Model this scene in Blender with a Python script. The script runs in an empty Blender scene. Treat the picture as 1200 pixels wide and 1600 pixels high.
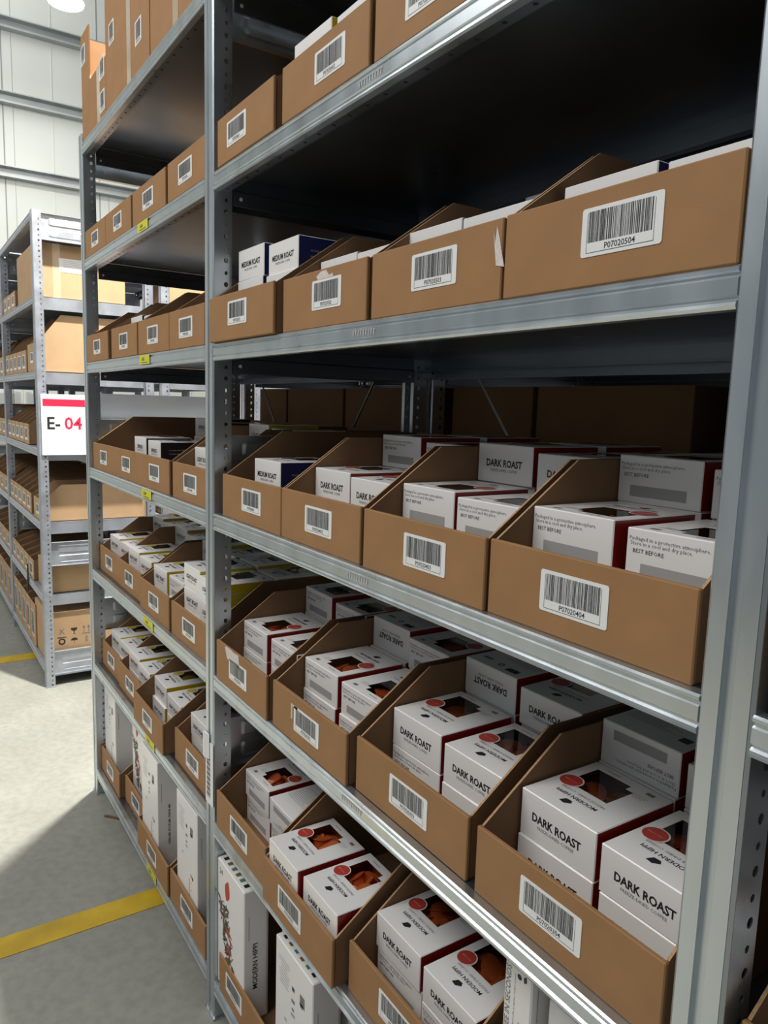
import bpy, bmesh, math, random
from mathutils import Vector, Matrix, Euler
random.seed(7)
S = bpy.context.scene
COL = S.collection

# ------------------------------------------------------------------ camera
cam_d = bpy.data.cameras.new('camera')
cam = bpy.data.objects.new('camera', cam_d); COL.objects.link(cam)
cam_d.sensor_fit = 'VERTICAL'; cam_d.sensor_height = 36.0
cam_d.lens = 1164.35 / 1600 * 36.0
cam_d.clip_start = 0.02; cam_d.clip_end = 200
_r = Vector((0.54784946, 0.8360168, 0.0306086)); _u = Vector((-0.13230755, 0.05045884, 0.98992354)); _f = Vector((-0.82604823, 0.54637883, -0.13825518))
cam.matrix_world = Matrix(((_r.x, _u.x, -_f.x, 1.60949), (_r.y, _u.y, -_f.y, -0.59087), (_r.z, _u.z, -_f.z, 1.50941), (0, 0, 0, 1)))
S.camera = cam
# ------------------------------------------------------------------ world and light
W = bpy.data.worlds.new('daylight'); S.world = W; W.use_nodes = True
bg = W.node_tree.nodes['Background']
bg.inputs[0].default_value = (0.86, 0.94, 1.0, 1); bg.inputs[1].default_value = 0.21
def area(name, loc, target, sx, sy, power, col):
    l = bpy.data.lights.new(name, 'AREA'); l.shape = 'RECTANGLE'; l.size = sx; l.size_y = sy; l.energy = power; l.color = col
    o = bpy.data.objects.new(name, l); COL.objects.link(o); o.location = loc
    o.rotation_euler = (Vector(target) - Vector(loc)).to_track_quat('-Z', 'Y').to_euler(); return o
area('fill_over_aisle', (-0.5, -2.6, 4.8), (0.1, 0.0, 1.0), 5.0, 1.6, 165, (1.0, 0.985, 0.95))  # added soft fill for the bin fronts, not a real skylight
area('fill_by_far_wall', (-5.6, -1.0, 5.6), (-8.0, 1.0, 2.9), 1.6, 5.0, 120, (0.97, 1.0, 0.97))  # added fill that brightens the far wall, no fixture there
area('fill_over_cross_aisle', (0.2, 1.3, 5.6), (-2.5, 0.3, 1.0), 2.2, 2.2, 82, (1.0, 0.98, 0.94))  # added fill for the end face of rack E
KEY_LAMP = 500; SIDE_LAMP = 45
vs = S.view_settings
vs.view_transform = 'Standard'; vs.look = 'None'; vs.exposure = 0.0; vs.gamma = 1.0; vs.use_curve_mapping = False

# ------------------------------------------------------------------ materials
MATS = {}
def nmat(name, col, rough=0.5, metal=0.0, coat=0.0, var=0.0, scale=20, bump=0.0, bscale=200, rvar=0.0, aniso=None, stretch=(1, 1, 1), spec=0.5, col2=None):
    m = bpy.data.materials.new(name); m.use_nodes = True; MATS[name] = m
    nt = m.node_tree; b = nt.nodes['Principled BSDF']
    b.inputs['Base Color'].default_value = (*col, 1); b.inputs['Roughness'].default_value = rough; b.inputs['Metallic'].default_value = metal
    b.inputs['Coat Weight'].default_value = coat; b.inputs['Coat Roughness'].default_value = 0.12; b.inputs['Specular IOR Level'].default_value = spec
    tc = nt.nodes.new('ShaderNodeTexCoord'); mp = nt.nodes.new('ShaderNodeMapping'); mp.inputs['Scale'].default_value = stretch
    nt.links.new(tc.outputs['Object'], mp.inputs[0])
    if var or rvar or col2:
        n = nt.nodes.new('ShaderNodeTexNoise'); n.inputs['Scale'].default_value = scale; n.inputs['Detail'].default_value = 5
        nt.links.new(mp.outputs[0], n.inputs['Vector'])
        r = nt.nodes.new('ShaderNodeMapRange'); r.inputs[1].default_value = 0.3; r.inputs[2].default_value = 0.7
        nt.links.new(n.outputs['Fac'], r.inputs[0])
        if var or col2:
            mx = nt.nodes.new('ShaderNodeMix'); mx.data_type = 'RGBA'
            a = tuple(c * (1 - var) for c in col); c2 = col2 or tuple(min(1, c * (1 + var)) for c in col)
            mx.inputs[6].default_value = (*a, 1); mx.inputs[7].default_value = (*c2, 1)
            nt.links.new(r.outputs[0], mx.inputs[0]); nt.links.new(mx.outputs[2], b.inputs['Base Color'])
        if rvar:
            r2 = nt.nodes.new('ShaderNodeMapRange'); r2.inputs[1].default_value = 0.3; r2.inputs[2].default_value = 0.7
            r2.inputs[3].default_value = rough - rvar; r2.inputs[4].default_value = rough + rvar
            nt.links.new(n.outputs['Fac'], r2.inputs[0]); nt.links.new(r2.outputs[0], b.inputs['Roughness'])
    if bump:
        n2 = nt.nodes.new('ShaderNodeTexNoise'); n2.inputs['Scale'].default_value = bscale; n2.inputs['Detail'].default_value = 3
        nt.links.new(mp.outputs[0], n2.inputs['Vector'])
        bp = nt.nodes.new('ShaderNodeBump'); bp.inputs['Strength'].default_value = bump; bp.inputs['Distance'].default_value = 0.002
        nt.links.new(n2.outputs['Fac'], bp.inputs['Height']); nt.links.new(bp.outputs[0], b.inputs['Normal'])
    return m
nmat('kraft', (0.332, 0.178, 0.079), 0.72, var=0.06, scale=14, bump=0.10, bscale=500, spec=0.25)
nmat('kraft_light', (0.46, 0.30, 0.17), 0.75, var=0.06, scale=10, bump=0.10, bscale=300, spec=0.25)
nmat('kraft_pale', (0.52, 0.39, 0.27), 0.75, spec=0.2)
nmat('kraft_shaded', (0.235, 0.135, 0.073), 0.8, var=0.05, scale=18, bump=0.1, bscale=400, spec=0.15)  # kraft darkened: the shade inside the bins is put into this colour
nmat('kraft_edge', (0.46, 0.28, 0.15), 0.85, var=0.2, scale=300, spec=0.2)
nmat('zinc', (0.56, 0.61, 0.63), 0.30, metal=0.9, var=0.06, scale=40, rvar=0.05, stretch=(0.4, 1, 1))
nmat('zinc_post', (0.57, 0.62, 0.66), 0.31, metal=0.88, var=0.09, scale=16, rvar=0.06, stretch=(1, 1, 0.3))
nmat('zinc_sheet', (0.27, 0.30, 0.34), 0.31, metal=0.95, var=0.12, scale=4, rvar=0.05)
nmat('zinc_pale', (0.47, 0.50, 0.56), 0.42, metal=0.7, var=0.10, scale=16, rvar=0.06)
nmat('hole', (0.01, 0.01, 0.01), 0.9)
nmat('steel_rod', (0.35, 0.36, 0.38), 0.4, metal=0.9)
nmat('carton_white', (0.85, 0.83, 0.815), 0.38, coat=0.35, var=0.012, scale=8)
nmat('carton_red', (0.30, 0.016, 0.012), 0.35, coat=0.35)
nmat('carton_yellow', (0.64, 0.48, 0.012), 0.36, coat=0.35)
nmat('carton_navy', (0.015, 0.025, 0.13), 0.35, coat=0.35)
nmat('carton_black', (0.02, 0.018, 0.025), 0.35, coat=0.35)
nmat('badge_red', (0.46, 0.05, 0.035), 0.4)
nmat('badge_yellow', (0.62, 0.50, 0.08), 0.4)
nmat('ink', (0.018, 0.018, 0.02), 0.5)
nmat('ink_grey', (0.19, 0.185, 0.18), 0.5)
nmat('print_grey', (0.38, 0.375, 0.365), 0.45)
nmat('print_pale', (0.55, 0.54, 0.52), 0.45)
nmat('white_print', (0.65, 0.55, 0.52), 0.5)
nmat('pod_orange', (0.80, 0.19, 0.05), 0.38, var=0.1, scale=60)
nmat('pod_ochre', (0.60, 0.40, 0.08), 0.4, var=0.1, scale=60)
nmat('liner_red', (0.50, 0.10, 0.04), 0.6)
nmat('pod_grey', (0.25, 0.25, 0.27), 0.4)
nmat('label_white', (0.80, 0.80, 0.80), 0.45, coat=0.15)
nmat('label_torn', (0.66, 0.60, 0.56), 0.8, bump=0.3, bscale=300, var=0.1, scale=200)
nmat('tag_yellow', (0.62, 0.60, 0.03), 0.5)
nmat('tape', (0.52, 0.40, 0.27), 0.2, coat=0.6)
nmat('sign_white', (0.80, 0.82, 0.86), 0.4)
nmat('sign_red', (0.62, 0.02, 0.07), 0.4)
nmat('art_red', (0.50, 0.05, 0.02), 0.5); nmat('art_green', (0.07, 0.11, 0.06), 0.5); nmat('art_brown', (0.20, 0.12, 0.04), 0.5)
nmat('art_teal', (0.10, 0.20, 0.17), 0.5); nmat('grass', (0.12, 0.25, 0.03), 0.7, var=0.3, scale=60)
nmat('wall_panel', (0.60, 0.61, 0.57), 0.5, var=0.03, scale=1.0)
nmat('girt', (0.40, 0.42, 0.42), 0.45, metal=0.4, var=0.08, scale=4)
nmat('seam', (0.25, 0.27, 0.27), 0.6)
nmat('paint_yellow', (0.50, 0.33, 0.012), 0.55, var=0.18, scale=9, bump=0.05, bscale=80)
nmat('wood', (0.16, 0.10, 0.05), 0.8, var=0.2, scale=90)
nmat('lamp_shell', (0.5, 0.5, 0.5), 0.4, metal=0.6)
nmat('black_plastic', (0.015, 0.015, 0.015), 0.5)
# lamp diffuser
m = bpy.data.materials.new('lamp_glow'); m.use_nodes = True; MATS['lamp_glow'] = m
b = m.node_tree.nodes['Principled BSDF']; b.inputs['Emission Color'].default_value = (1, 0.99, 0.95, 1); b.inputs['Emission Strength'].default_value = 9
# clear film
m = bpy.data.materials.new('clear_film'); m.use_nodes = True; MATS['clear_film'] = m
nt = m.node_tree; nt.nodes.remove(nt.nodes['Principled BSDF']); out = nt.nodes['Material Output']
t = nt.nodes.new('ShaderNodeBsdfTransparent'); t.inputs[0].default_value = (0.95, 0.93, 0.92, 1)
g = nt.nodes.new('ShaderNodeBsdfGlossy'); g.inputs['Roughness'].default_value = 0.06; g.inputs['Color'].default_value = (0.9, 0.9, 0.9, 1)
fr = nt.nodes.new('ShaderNodeFresnel'); fr.inputs[0].default_value = 1.5
mx = nt.nodes.new('ShaderNodeMixShader'); nt.links.new(fr.outputs[0], mx.inputs[0]); nt.links.new(t.outputs[0], mx.inputs[1]); nt.links.new(g.outputs[0], mx.inputs[2]); nt.links.new(mx.outputs[0], out.inputs[0])
# polished concrete
m = nmat('concrete', (0.30, 0.295, 0.255), 0.42, spec=0.45)
nt = m.node_tree; b = nt.nodes['Principled BSDF']; tc = nt.nodes.new('ShaderNodeTexCoord')
n1 = nt.nodes.new('ShaderNodeTexNoise'); n1.inputs['Scale'].default_value = 1.7; n1.inputs['Detail'].default_value = 9; n1.inputs['Roughness'].default_value = 0.62
n2 = nt.nodes.new('ShaderNodeTexNoise'); n2.inputs['Scale'].default_value = 34; n2.inputs['Detail'].default_value = 6
nt.links.new(tc.outputs['Object'], n1.inputs['Vector']); nt.links.new(tc.outputs['Object'], n2.inputs['Vector'])
cr = nt.nodes.new('ShaderNodeValToRGB'); cr.color_ramp.elements[0].position = 0.30; cr.color_ramp.elements[0].color = (0.235, 0.235, 0.205, 1)
cr.color_ramp.elements[1].position = 0.68; cr.color_ramp.elements[1].color = (0.315, 0.31, 0.27, 1); nt.links.new(n1.outputs['Fac'], cr.inputs[0])
cr2 = nt.nodes.new('ShaderNodeValToRGB'); cr2.color_ramp.elements[0].position = 0.35; cr2.color_ramp.elements[0].color = (0.86, 0.86, 0.86, 1); cr2.color_ramp.elements[1].position = 0.6; cr2.color_ramp.elements[1].color = (1, 1, 1, 1)
nt.links.new(n2.outputs['Fac'], cr2.inputs[0])
mm = nt.nodes.new('ShaderNodeMix'); mm.data_type = 'RGBA'; mm.blend_type = 'MULTIPLY'; mm.inputs[0].default_value = 1
nt.links.new(cr.outputs[0], mm.inputs[6]); nt.links.new(cr2.outputs[0], mm.inputs[7]); nt.links.new(mm.outputs[2], b.inputs['Base Color'])
mr = nt.nodes.new('ShaderNodeMapRange'); mr.inputs[3].default_value = 0.34; mr.inputs[4].default_value = 0.6; nt.links.new(n1.outputs['Fac'], mr.inputs[0]); nt.links.new(mr.outputs[0], b.inputs['Roughness'])

# ------------------------------------------------------------------ mesh builder
_txt = {}
def text_mesh(s, bold=0.0, res=2):
    k = (s, bold, res)
    if k in _txt: return _txt[k]
    c = bpy.data.curves.new('t', 'FONT'); c.body = s; c.size = 1.0; c.resolution_u = res; c.offset = bold; c.align_x = 'CENTER'; c.fill_mode = 'FRONT'
    o = bpy.data.objects.new('t', c); COL.objects.link(o)
    dg = bpy.context.evaluated_depsgraph_get(); me = bpy.data.meshes.new_from_object(o.evaluated_get(dg))
    vs_ = [(v.co.x, v.co.y) for v in me.vertices]; fs = [tuple(p.vertices) for p in me.polygons]
    bpy.data.objects.remove(o); bpy.data.curves.remove(c); bpy.data.meshes.remove(me)
    _txt[k] = (vs_, fs); return _txt[k]
class MB:
    def __init__(s): s.v = []; s.f = []; s.m = []; s.names = []
    def mi(s, n):
        if n not in s.names: s.names.append(n)
        return s.names.index(n)
    def poly(s, pts, mat):
        b = len(s.v); s.v += [tuple(p) for p in pts]; s.f.append(tuple(range(b, b + len(pts)))); s.m.append(s.mi(mat))
    def box(s, a, b, mat, mats=None):
        x0, y0, z0 = a; x1, y1, z1 = b; i = len(s.v); k = s.mi(mat)
        s.v += [(x0, y0, z0), (x1, y0, z0), (x1, y1, z0), (x0, y1, z0), (x0, y0, z1), (x1, y0, z1), (x1, y1, z1), (x0, y1, z1)]
        fs = [(0, 3, 2, 1), (4, 5, 6, 7), (0, 1, 5, 4), (2, 3, 7, 6), (1, 2, 6, 5), (3, 0, 4, 7)]  # bottom top front back right left
        for j, f in enumerate(fs):
            s.f.append(tuple(i + q for q in f)); s.m.append(s.mi(mats[j]) if mats and mats[j] else k)
    def cbox(s, a, b, c, mat, mats=None, skip_top=False):
        """box with chamfered edges c; mats order bottom top front back right left"""
        x0, y0, z0 = a; x1, y1, z1 = b; i0 = len(s.v); mm_ = mats or [mat] * 6
        idx = {}
        def V(p):
            p = tuple(round(q, 6) for q in p)
            if p not in idx: idx[p] = len(s.v); s.v.append(p)
            return idx[p]
        X = (x0, x1); Y = (y0, y1); Z = (z0, z1); cs = (c, -c)
        def P(sx, sy, sz, ax):
            p = [X[sx], Y[sy], Z[sz]]
            for q, t_ in ((0, sx), (1, sy), (2, sz)):
                if q != ax: p[q] += cs[t_]
            return V(p)
        def F(ids, mt): s.f.append(tuple(ids)); s.m.append(s.mi(mt))
        F([P(0, 0, 0, 2), P(0, 1, 0, 2), P(1, 1, 0, 2), P(1, 0, 0, 2)], mm_[0])
        if not skip_top: F([P(0, 0, 1, 2), P(1, 0, 1, 2), P(1, 1, 1, 2), P(0, 1, 1, 2)], mm_[1])
        F([P(0, 0, 0, 1), P(1, 0, 0, 1), P(1, 0, 1, 1), P(0, 0, 1, 1)], mm_[2])
        F([P(1, 1, 0, 1), P(0, 1, 0, 1), P(0, 1, 1, 1), P(1, 1, 1, 1)], mm_[3])
        F([P(1, 0, 0, 0), P(1, 1, 0, 0), P(1, 1, 1, 0), P(1, 0, 1, 0)], mm_[4])
        F([P(0, 1, 0, 0), P(0, 0, 0, 0), P(0, 0, 1, 0), P(0, 1, 1, 0)], mm_[5])
        for sy in (0, 1):
            for sz in (0, 1): F([P(0, sy, sz, 1), P(1, sy, sz, 1), P(1, sy, sz, 2), P(0, sy, sz, 2)], mat)
        for sx in (0, 1):
            for sz in (0, 1): F([P(sx, 0, sz, 0), P(sx, 1, sz, 0), P(sx, 1, sz, 2), P(sx, 0, sz, 2)], mat)
            for sy in (0, 1): F([P(sx, sy, 0, 0), P(sx, sy, 1, 0), P(sx, sy, 1, 1), P(sx, sy, 0, 1)], mat)
        for sx in (0, 1):
            for sy in (0, 1):
                for sz in (0, 1): F([P(sx, sy, sz, 0), P(sx, sy, sz, 1), P(sx, sy, sz, 2)], mat)
    def prism(s, pts, axis, a, b, mat):
        """closed 2D outline extruded along axis; pts are in the other two coordinates (in xyz order)"""
        def mk(p, t_):
            q = list(p); q.insert(axis, t_); return tuple(q)
        n = len(pts); i = len(s.v); k = s.mi(mat)
        s.v += [mk(p, a) for p in pts] + [mk(p, b) for p in pts]
        for j in range(n): s.f.append((i + j, i + (j + 1) % n, i + n + (j + 1) % n, i + n + j)); s.m.append(k)
        s.f.append(tuple(i + j for j in range(n))); s.m.append(k)
        s.f.append(tuple(i + n + j for j in reversed(range(n)))); s.m.append(k)
    def cyl(s, p0, p1, r0, r1, mat, n=12, cap=True, capmat=None):
        p0 = Vector(p0); p1 = Vector(p1); d = (p1 - p0).normalized(); u = d.orthogonal().normalized(); w = d.cross(u); i = len(s.v); k = s.mi(mat)
        for p, r in ((p0, r0), (p1, r1)):
            for j in range(n):
                a = 2 * math.pi * j / n; s.v.append(tuple(p + u * (r * math.cos(a)) + w * (r * math.sin(a))))
        for j in range(n): s.f.append((i + j, i + (j + 1) % n, i + n + (j + 1) % n, i + n + j)); s.m.append(k)
        if cap:
            s.f.append(tuple(i + j for j in reversed(range(n)))); s.m.append(s.mi(capmat or mat)); s.f.append(tuple(i + n + j for j in range(n))); s.m.append(s.mi(capmat or mat))
    def disc(s, c, u, w, r, mat, n=16, rw=None):
        c = Vector(c); u = Vector(u); w = Vector(w); rw = rw or r
        s.poly([c + u * (r * math.cos(2 * math.pi * j / n)) + w * (rw * math.sin(2 * math.pi * j / n)) for j in range(n)], mat)
    def rect(s, c, u, w, hw, hh, mat):
        c = Vector(c); u = Vector(u); w = Vector(w)
        s.poly([c - u * hw - w * hh, c + u * hw - w * hh, c + u * hw + w * hh, c - u * hw + w * hh], mat)
    def text(s, st, size, c, u, w, mat, bold=0.0, sx=1.0, res=2):
        vv, ff = text_mesh(st, bold, res); c = Vector(c); u = Vector(u); w = Vector(w); i = len(s.v); k = s.mi(mat)
        s.v += [tuple(c + u * (x * size * sx) + w * (y * size)) for x, y in vv]
        for f in ff: s.f.append(tuple(i + q for q in f)); s.m.append(k)
    def mesh(s, name, smooth=False):
        me = bpy.data.meshes.new(name); me.from_pydata(s.v, [], s.f)
        for n in s.names: me.materials.append(MATS[n])
        me.polygons.foreach_set('material_index', s.m)
        if smooth: me.polygons.foreach_set('use_smooth', [True] * len(s.f))
        me.update(); return me
def link(name, me, parent=None, loc=(0, 0, 0), rot=(0, 0, 0)):
    o = bpy.data.objects.new(name, me); COL.objects.link(o); o.location = loc; o.rotation_euler = rot
    if parent: o.parent = parent
    return o
def tag(o, label, cat, group=None):
    o['label'] = label; o['category'] = cat
    if group: o['group'] = group
    return o
def empty(name, loc=(0, 0, 0), rot=(0, 0, 0)):
    o = bpy.data.objects.new(name, None); COL.objects.link(o); o.location = loc; o.rotation_euler = rot; o.empty_display_size = 0.05; return o
def struct(name, me, loc=(0, 0, 0)):
    o = link(name, me, None, loc); o['kind'] = 'structure'; return o
XX, YY, ZZ = Vector((1, 0, 0)), Vector((0, 1, 0)), Vector((0, 0, 1))

# ------------------------------------------------------------------ setting
mb = MB(); mb.poly([(-9, -6, 0), (9, -6, 0), (9, 10, 0), (-9, 10, 0)], 'concrete')
mb.poly([(-9, -6, -0.2), (-9, 10, -0.2), (9, 10, -0.2), (9, -6, -0.2)], 'concrete')
for x in (-1.908, -5.9, 2.2): mb.rect((x, 2, 0.0004), XX, YY, 0.0045, 8, 'seam')
for y in (-2.3,): mb.rect((0, y, 0.0004), XX, YY, 9, 0.003, 'seam')
struct('floor', mb.mesh('floor'))
mb = MB(); WX = -8.0
mb.box((WX - 0.12, -6, 0), (WX, 10, 8.2), 'wall_panel')
y = -5.4
k = 0
while y < 10:
    mb.box((WX, y - 0.006, 0), (WX + 0.004, y + 0.006, 8.2), 'seam')
    mb.box((WX, y + 0.10, 0), (WX + 0.004, y + 0.103, 8.2), 'seam')
    mb.box((WX, y + 0.50, 0), (WX + 0.006, y + 0.51, 8.2), 'wall_panel')
    y += 1.0
struct('wall_left', mb.mesh('wall_left'))
for j, z in enumerate((0.9, 2.4, 3.96, 4.73, 5.49)):
    mb = MB(); hh = 0.06
    mb.prism([(WX, z - hh), (WX + 0.10, z - hh), (WX + 0.10, z - hh + 0.02), (WX + 0.012, z - hh + 0.02), (WX + 0.012, z + hh - 0.012), (WX + 0.10, z + hh - 0.012), (WX + 0.10, z + hh), (WX, z + hh)], 1, -6, 10, 'girt')
    # prism axis 1 expects (x,z)
    struct('trim_%d' % (j + 1), mb.mesh('trim'))
def floor_mark(x0, x1, y0, y1, lab):
    mb = MB(); mb.box((x0, y0, 0.0002), (x1, y1, 0.0016), 'paint_yellow'); o = link('floor_marking', mb.mesh('floor_marking')); tag(o, lab, 'floor marking')
floor_mark(-0.553, -0.466, -4, 1.3, 'wide yellow painted stripe crossing the near floor under the long shelving rack')
floor_mark(-3.10, -2.98, -4, 1.3, 'faded yellow painted stripe on the far floor beyond the end rack corner')

# ------------------------------------------------------------------ rack parts
PW = 0.025
def post_mesh(h, mat):
    mb = MB()
    pr = [(-PW, 0.010), (-PW, 0.003), (-0.022, 0.0), (-0.006, 0.0), (-0.0045, 0.006), (0.0045, 0.006), (0.006, 0.0), (0.022, 0.0), (PW, 0.003), (PW, 0.010)]
    for a, b in zip(pr, pr[1:]): mb.poly([(a[0], a[1], 0), (b[0], b[1], 0), (b[0], b[1], h), (a[0], a[1], h)], mat)
    # perforated side flanges
    pitch = 0.05; n = int(h / pitch)
    for sx in (-PW, PW):
        y0, y1 = 0.010, 0.042
        zz = [0.0]
        for q in range(n):
            z0 = q * pitch; z1 = z0 + pitch
            cells = ((z0, z0 + 0.028, z0 + 0.013, 0.0058), (z0 + 0.028, z1, z0 + 0.037, 0.0042))
            for (ca, cb, zc, r) in cells:
                yc = 0.029
                ring = [(yc + r * 0.85 * math.cos(a), zc + r * math.sin(a)) for a in [math.pi / 4 * t_ + math.pi / 8 for t_ in range(8)]]
                outer = [(y1, ca + (cb - ca) * 0.7), (y1, cb), (y0, cb), (y0, ca + (cb - ca) * 0.7), (y0, ca + (cb - ca) * 0.3), (y0, ca), (y1, ca), (y1, ca + (cb - ca) * 0.3)]
                for t_ in range(8):
                    a, b = ring[t_], ring[(t_ + 1) % 8]; c, d = outer[t_], outer[(t_ + 1) % 8]
                    mb.poly([(sx, a[0], a[1]), (sx, c[0], c[1]), (sx, d[0], d[1]), (sx, b[0], b[1])], mat)
        mb.poly([(sx, 0.010, n * pitch), (sx, 0.042, n * pitch), (sx, 0.042, h), (sx, 0.010, h)], mat)
        sg = 1 if sx < 0 else -1
        mb.poly([(sx, 0.042, 0), (sx + sg * 0.012, 0.042, 0), (sx + sg * 0.012, 0.042, h), (sx, 0.042, h)], mat)
    return mb.mesh('upright_post')
def add_post(parent, x, y, h, mat, flip=False, me=None):
    o = link('upright_post', me, parent, (x, y, 0), (0, 0, math.pi if flip else 0))
    md = o.modifiers.new('sheet', 'SOLIDIFY'); md.thickness = 0.0015; md.offset = 0
    return o
def beam_mesh(L, mat, h=0.0367):
    pr = [(0.014, 0.0), (0.001, 0.0), (-0.0015, -0.002), (-0.0015, -0.005), (0.0015, -0.007), (0.0015, -0.009), (-0.001, -0.011), (-0.001, -h + 0.012),
          (0.0015, -h + 0.010), (0.0015, -h + 0.0085), (-0.0015, -h + 0.006), (-0.002, -h + 0.003), (-0.0005, -h), (0.012, -h), (0.012, -h + 0.002), (0.003, -h + 0.003), (0.003, -0.003), (0.014, -0.003)]
    mb = MB(); mb.prism(pr, 0, 0, L, mat)
    return mb.mesh('shelf_beam')
def panel_mesh(L, D, mat, holes=True):
    mb = MB()
    y0, y1 = 0.0145, D - 0.014
    mb.box((0, y0, -0.002), (L, y1, -0.0002), mat)
    mb.box((0, y0, -0.034), (L, y0 + 0.0015, -0.002), mat); mb.box((0, y0 + 0.0015, -0.034), (L, y0 + 0.020, -0.0325), mat)
    mb.box((0, y1 - 0.0015, -0.034), (L, y1, -0.002), mat); mb.box((0, y1 - 0.020, -0.034), (L, y1 - 0.0015, -0.0325), mat)
    if holes:
        nn = int(L / 0.05)
        for q in range(nn):
            x = 0.025 + q * 0.05
            if x < L - 0.01:
                mb.disc((x, y0 + 0.022, 0.0001), XX, YY, 0.0045, 'hole', 10); mb.disc((x, y0 + 0.010, -0.0343), XX, -YY, 0.0035, 'hole', 8)
    return mb.mesh('shelf_panel')
def rearbeam_mesh(L, mat):
    mb = MB(); mb.prism([(0, 0.012), (0.012, 0.012), (0.012, -0.052), (0.0, -0.052), (0.0, -0.049), (0.008, -0.049), (0.008, -0.018), (0.003, -0.015), (0.003, -0.010), (0.0, -0.008)], 0, 0, L, mat)
    for x in (0.03, L - 0.03):
        for z in (-0.035, -0.002): mb.disc((x, -0.0003 if z > -0.01 else 0.0077, z), XX, ZZ, 0.005, 'hole', 10)
    return mb.mesh('rear_beam')
def sidebeam_mesh(D, mat, h=0.058):
    mb = MB(); mb.prism([(0, 0), (0.0015, 0), (0.0015, -h * 0.45), (0.006, -h * 0.5), (0.006, -h), (0, -h)], 1, 0.045, D - 0.045, mat)
    for y in (0.06, D - 0.06): mb.disc((0.0066, y, -h * 0.75), YY, ZZ, 0.004, 'label_white', 10)
    return mb.mesh('side_beam')
def ribpanel_mesh(D, h, mat):
    mb = MB(); y0, y1 = 0.043, D - 0.043
    mb.box((-0.0012, y0, 0), (0.0012, y1, h), mat)
    mb.box((-0.010, y0, 0), (-0.0012, y1, 0.0015), mat); mb.box((0.0012, y0, 0), (0.010, y1, 0.0015), mat); mb.box((-0.010, y0, h - 0.0015), (0.010, y1, h), mat)
    def rib(z0, z1):
        for sx in (-1, 1):
            a, b = y0 + 0.035, y1 - 0.035; r = 0.008
            pts = []
            for cx, cz, a0 in ((b - r, z1 - r, 0), (a + r, z1 - r, 90), (a + r, z0 + r, 180), (b - r, z0 + r, 270)):
                for t_ in range(5): an = math.radians(a0 + t_ * 22.5); pts.append((cx + r * math.cos(an), cz + r * math.sin(an)))
            cy, cz = (a + b) / 2, (z0 + z1) / 2
            outp = pts; inn = [(cy + (p[0] - cy) * (1 - 0.010 / (b - a)) * 0.985, cz + (p[1] - cz) * 0.80) for p in pts]
            xo, xi = sx * 0.0013, sx * 0.0035
            n = len(pts)
            for t_ in range(n):
                p, q2 = outp[t_], outp[(t_ + 1) % n]; p2, q3 = inn[t_], inn[(t_ + 1) % n]
                mb.poly([(xo, *p), (xo, *q2), (xi, *q3), (xi, *p2)], mat)
            mb.poly([(xi, *p) for p in inn], mat)
    rib(h * 0.14, h * 0.44); rib(h * 0.56, h * 0.86)
    return mb.mesh('frame_panel')
Z = [2.37175, 1.98858, 1.63636, 1.26407, 0.88844, 0.52564, 0.10664]
LEV = {7: Z[0], 6: Z[1], 5: Z[2], 4: Z[3], 3: Z[4], 2: Z[5], 1: Z[6]}
RIBZ = ((0.062, 0.123), (0.645, 0.123), (1.325, 0.112), (2.272, 0.125))
def rack(name, label, x_posts, y0, D, mat, matsheet, levels, group=None, flip=False, h=2.405, braces=True, zlist=None, short=None, ribz=RIBZ):
    root = empty(name, (0, y0, 0)); tag(root, label, 'shelving rack', group)
    pm = post_mesh(h, mat)
    for i, x in enumerate(x_posts):
        if short and i == len(x_posts) - 1: pass
        pa = add_post(root, x, 0, h, mat, False, pm); pb = add_post(root, x, D, h, mat, True, pm)
        for z, hh in ribz:
            key = ('rib', round(hh, 3), mat, D)
            if key not in _cache: _cache[key] = ribpanel_mesh(D, hh, mat)
            link('frame_panel', _cache[key], root, (x, 0, z))
        mb = MB(); mb.box((-0.029, -0.003, 0), (0.029, 0.046, 0.005), mat); me = mb.mesh('foot_plate')
        link('foot_plate', me, pa); link('foot_plate', me, pb)
    for a, b in zip(x_posts, x_posts[1:]):
        L = b - a - 2 * PW
        ms = [beam_mesh(L, mat), panel_mesh(L, D, matsheet), rearbeam_mesh(L, matsheet), sidebeam_mesh(D, matsheet)]
        for z in levels:
            bx = a + PW
            sp = link('shelf_panel', ms[1], root, (bx, 0, z))
            fb = link('shelf_beam', ms[0], sp, (0, 0.001, 0)); BEAMS[(name, id(root), i_of(x_posts, a), round(z, 3))] = fb; FB.append((root, a, z, fb))
            link('rear_beam', ms[2], sp, (0, D - 0.013, 0))
            so = -0.008 if mat == 'zinc_pale' else 0.0005
            link('side_beam', ms[3], sp, (so, 0, -0.0025)); link('side_beam', ms[3], sp, (L - so, D, -0.0025), (0, 0, math.pi))
        if braces:
            for (z0, z1) in ((0.36, 1.87), (1.85, 0.36)):
                mb = MB(); mb.cyl((a, D + 0.004, z0), (b, D + 0.004 + (0.006 if z0 > z1 else 0), z1), 0.0035, 0.0035, 'steel_rod', 8); link('cross_brace', mb.mesh('cross_brace'), root)
    return root
_cache = {}; BEAMS = {}; FB = []
def i_of(l, a): return list(l).index(a)
D0 = 0.579
main = rack('shelving_rack', 'long galvanised shelving rack filling the foreground, its shelves full of coffee cartons in bins', [-1.25, 0.0, 1.2608, 2.51], 0.0, D0, 'zinc_post', 'zinc_sheet', Z)


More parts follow.
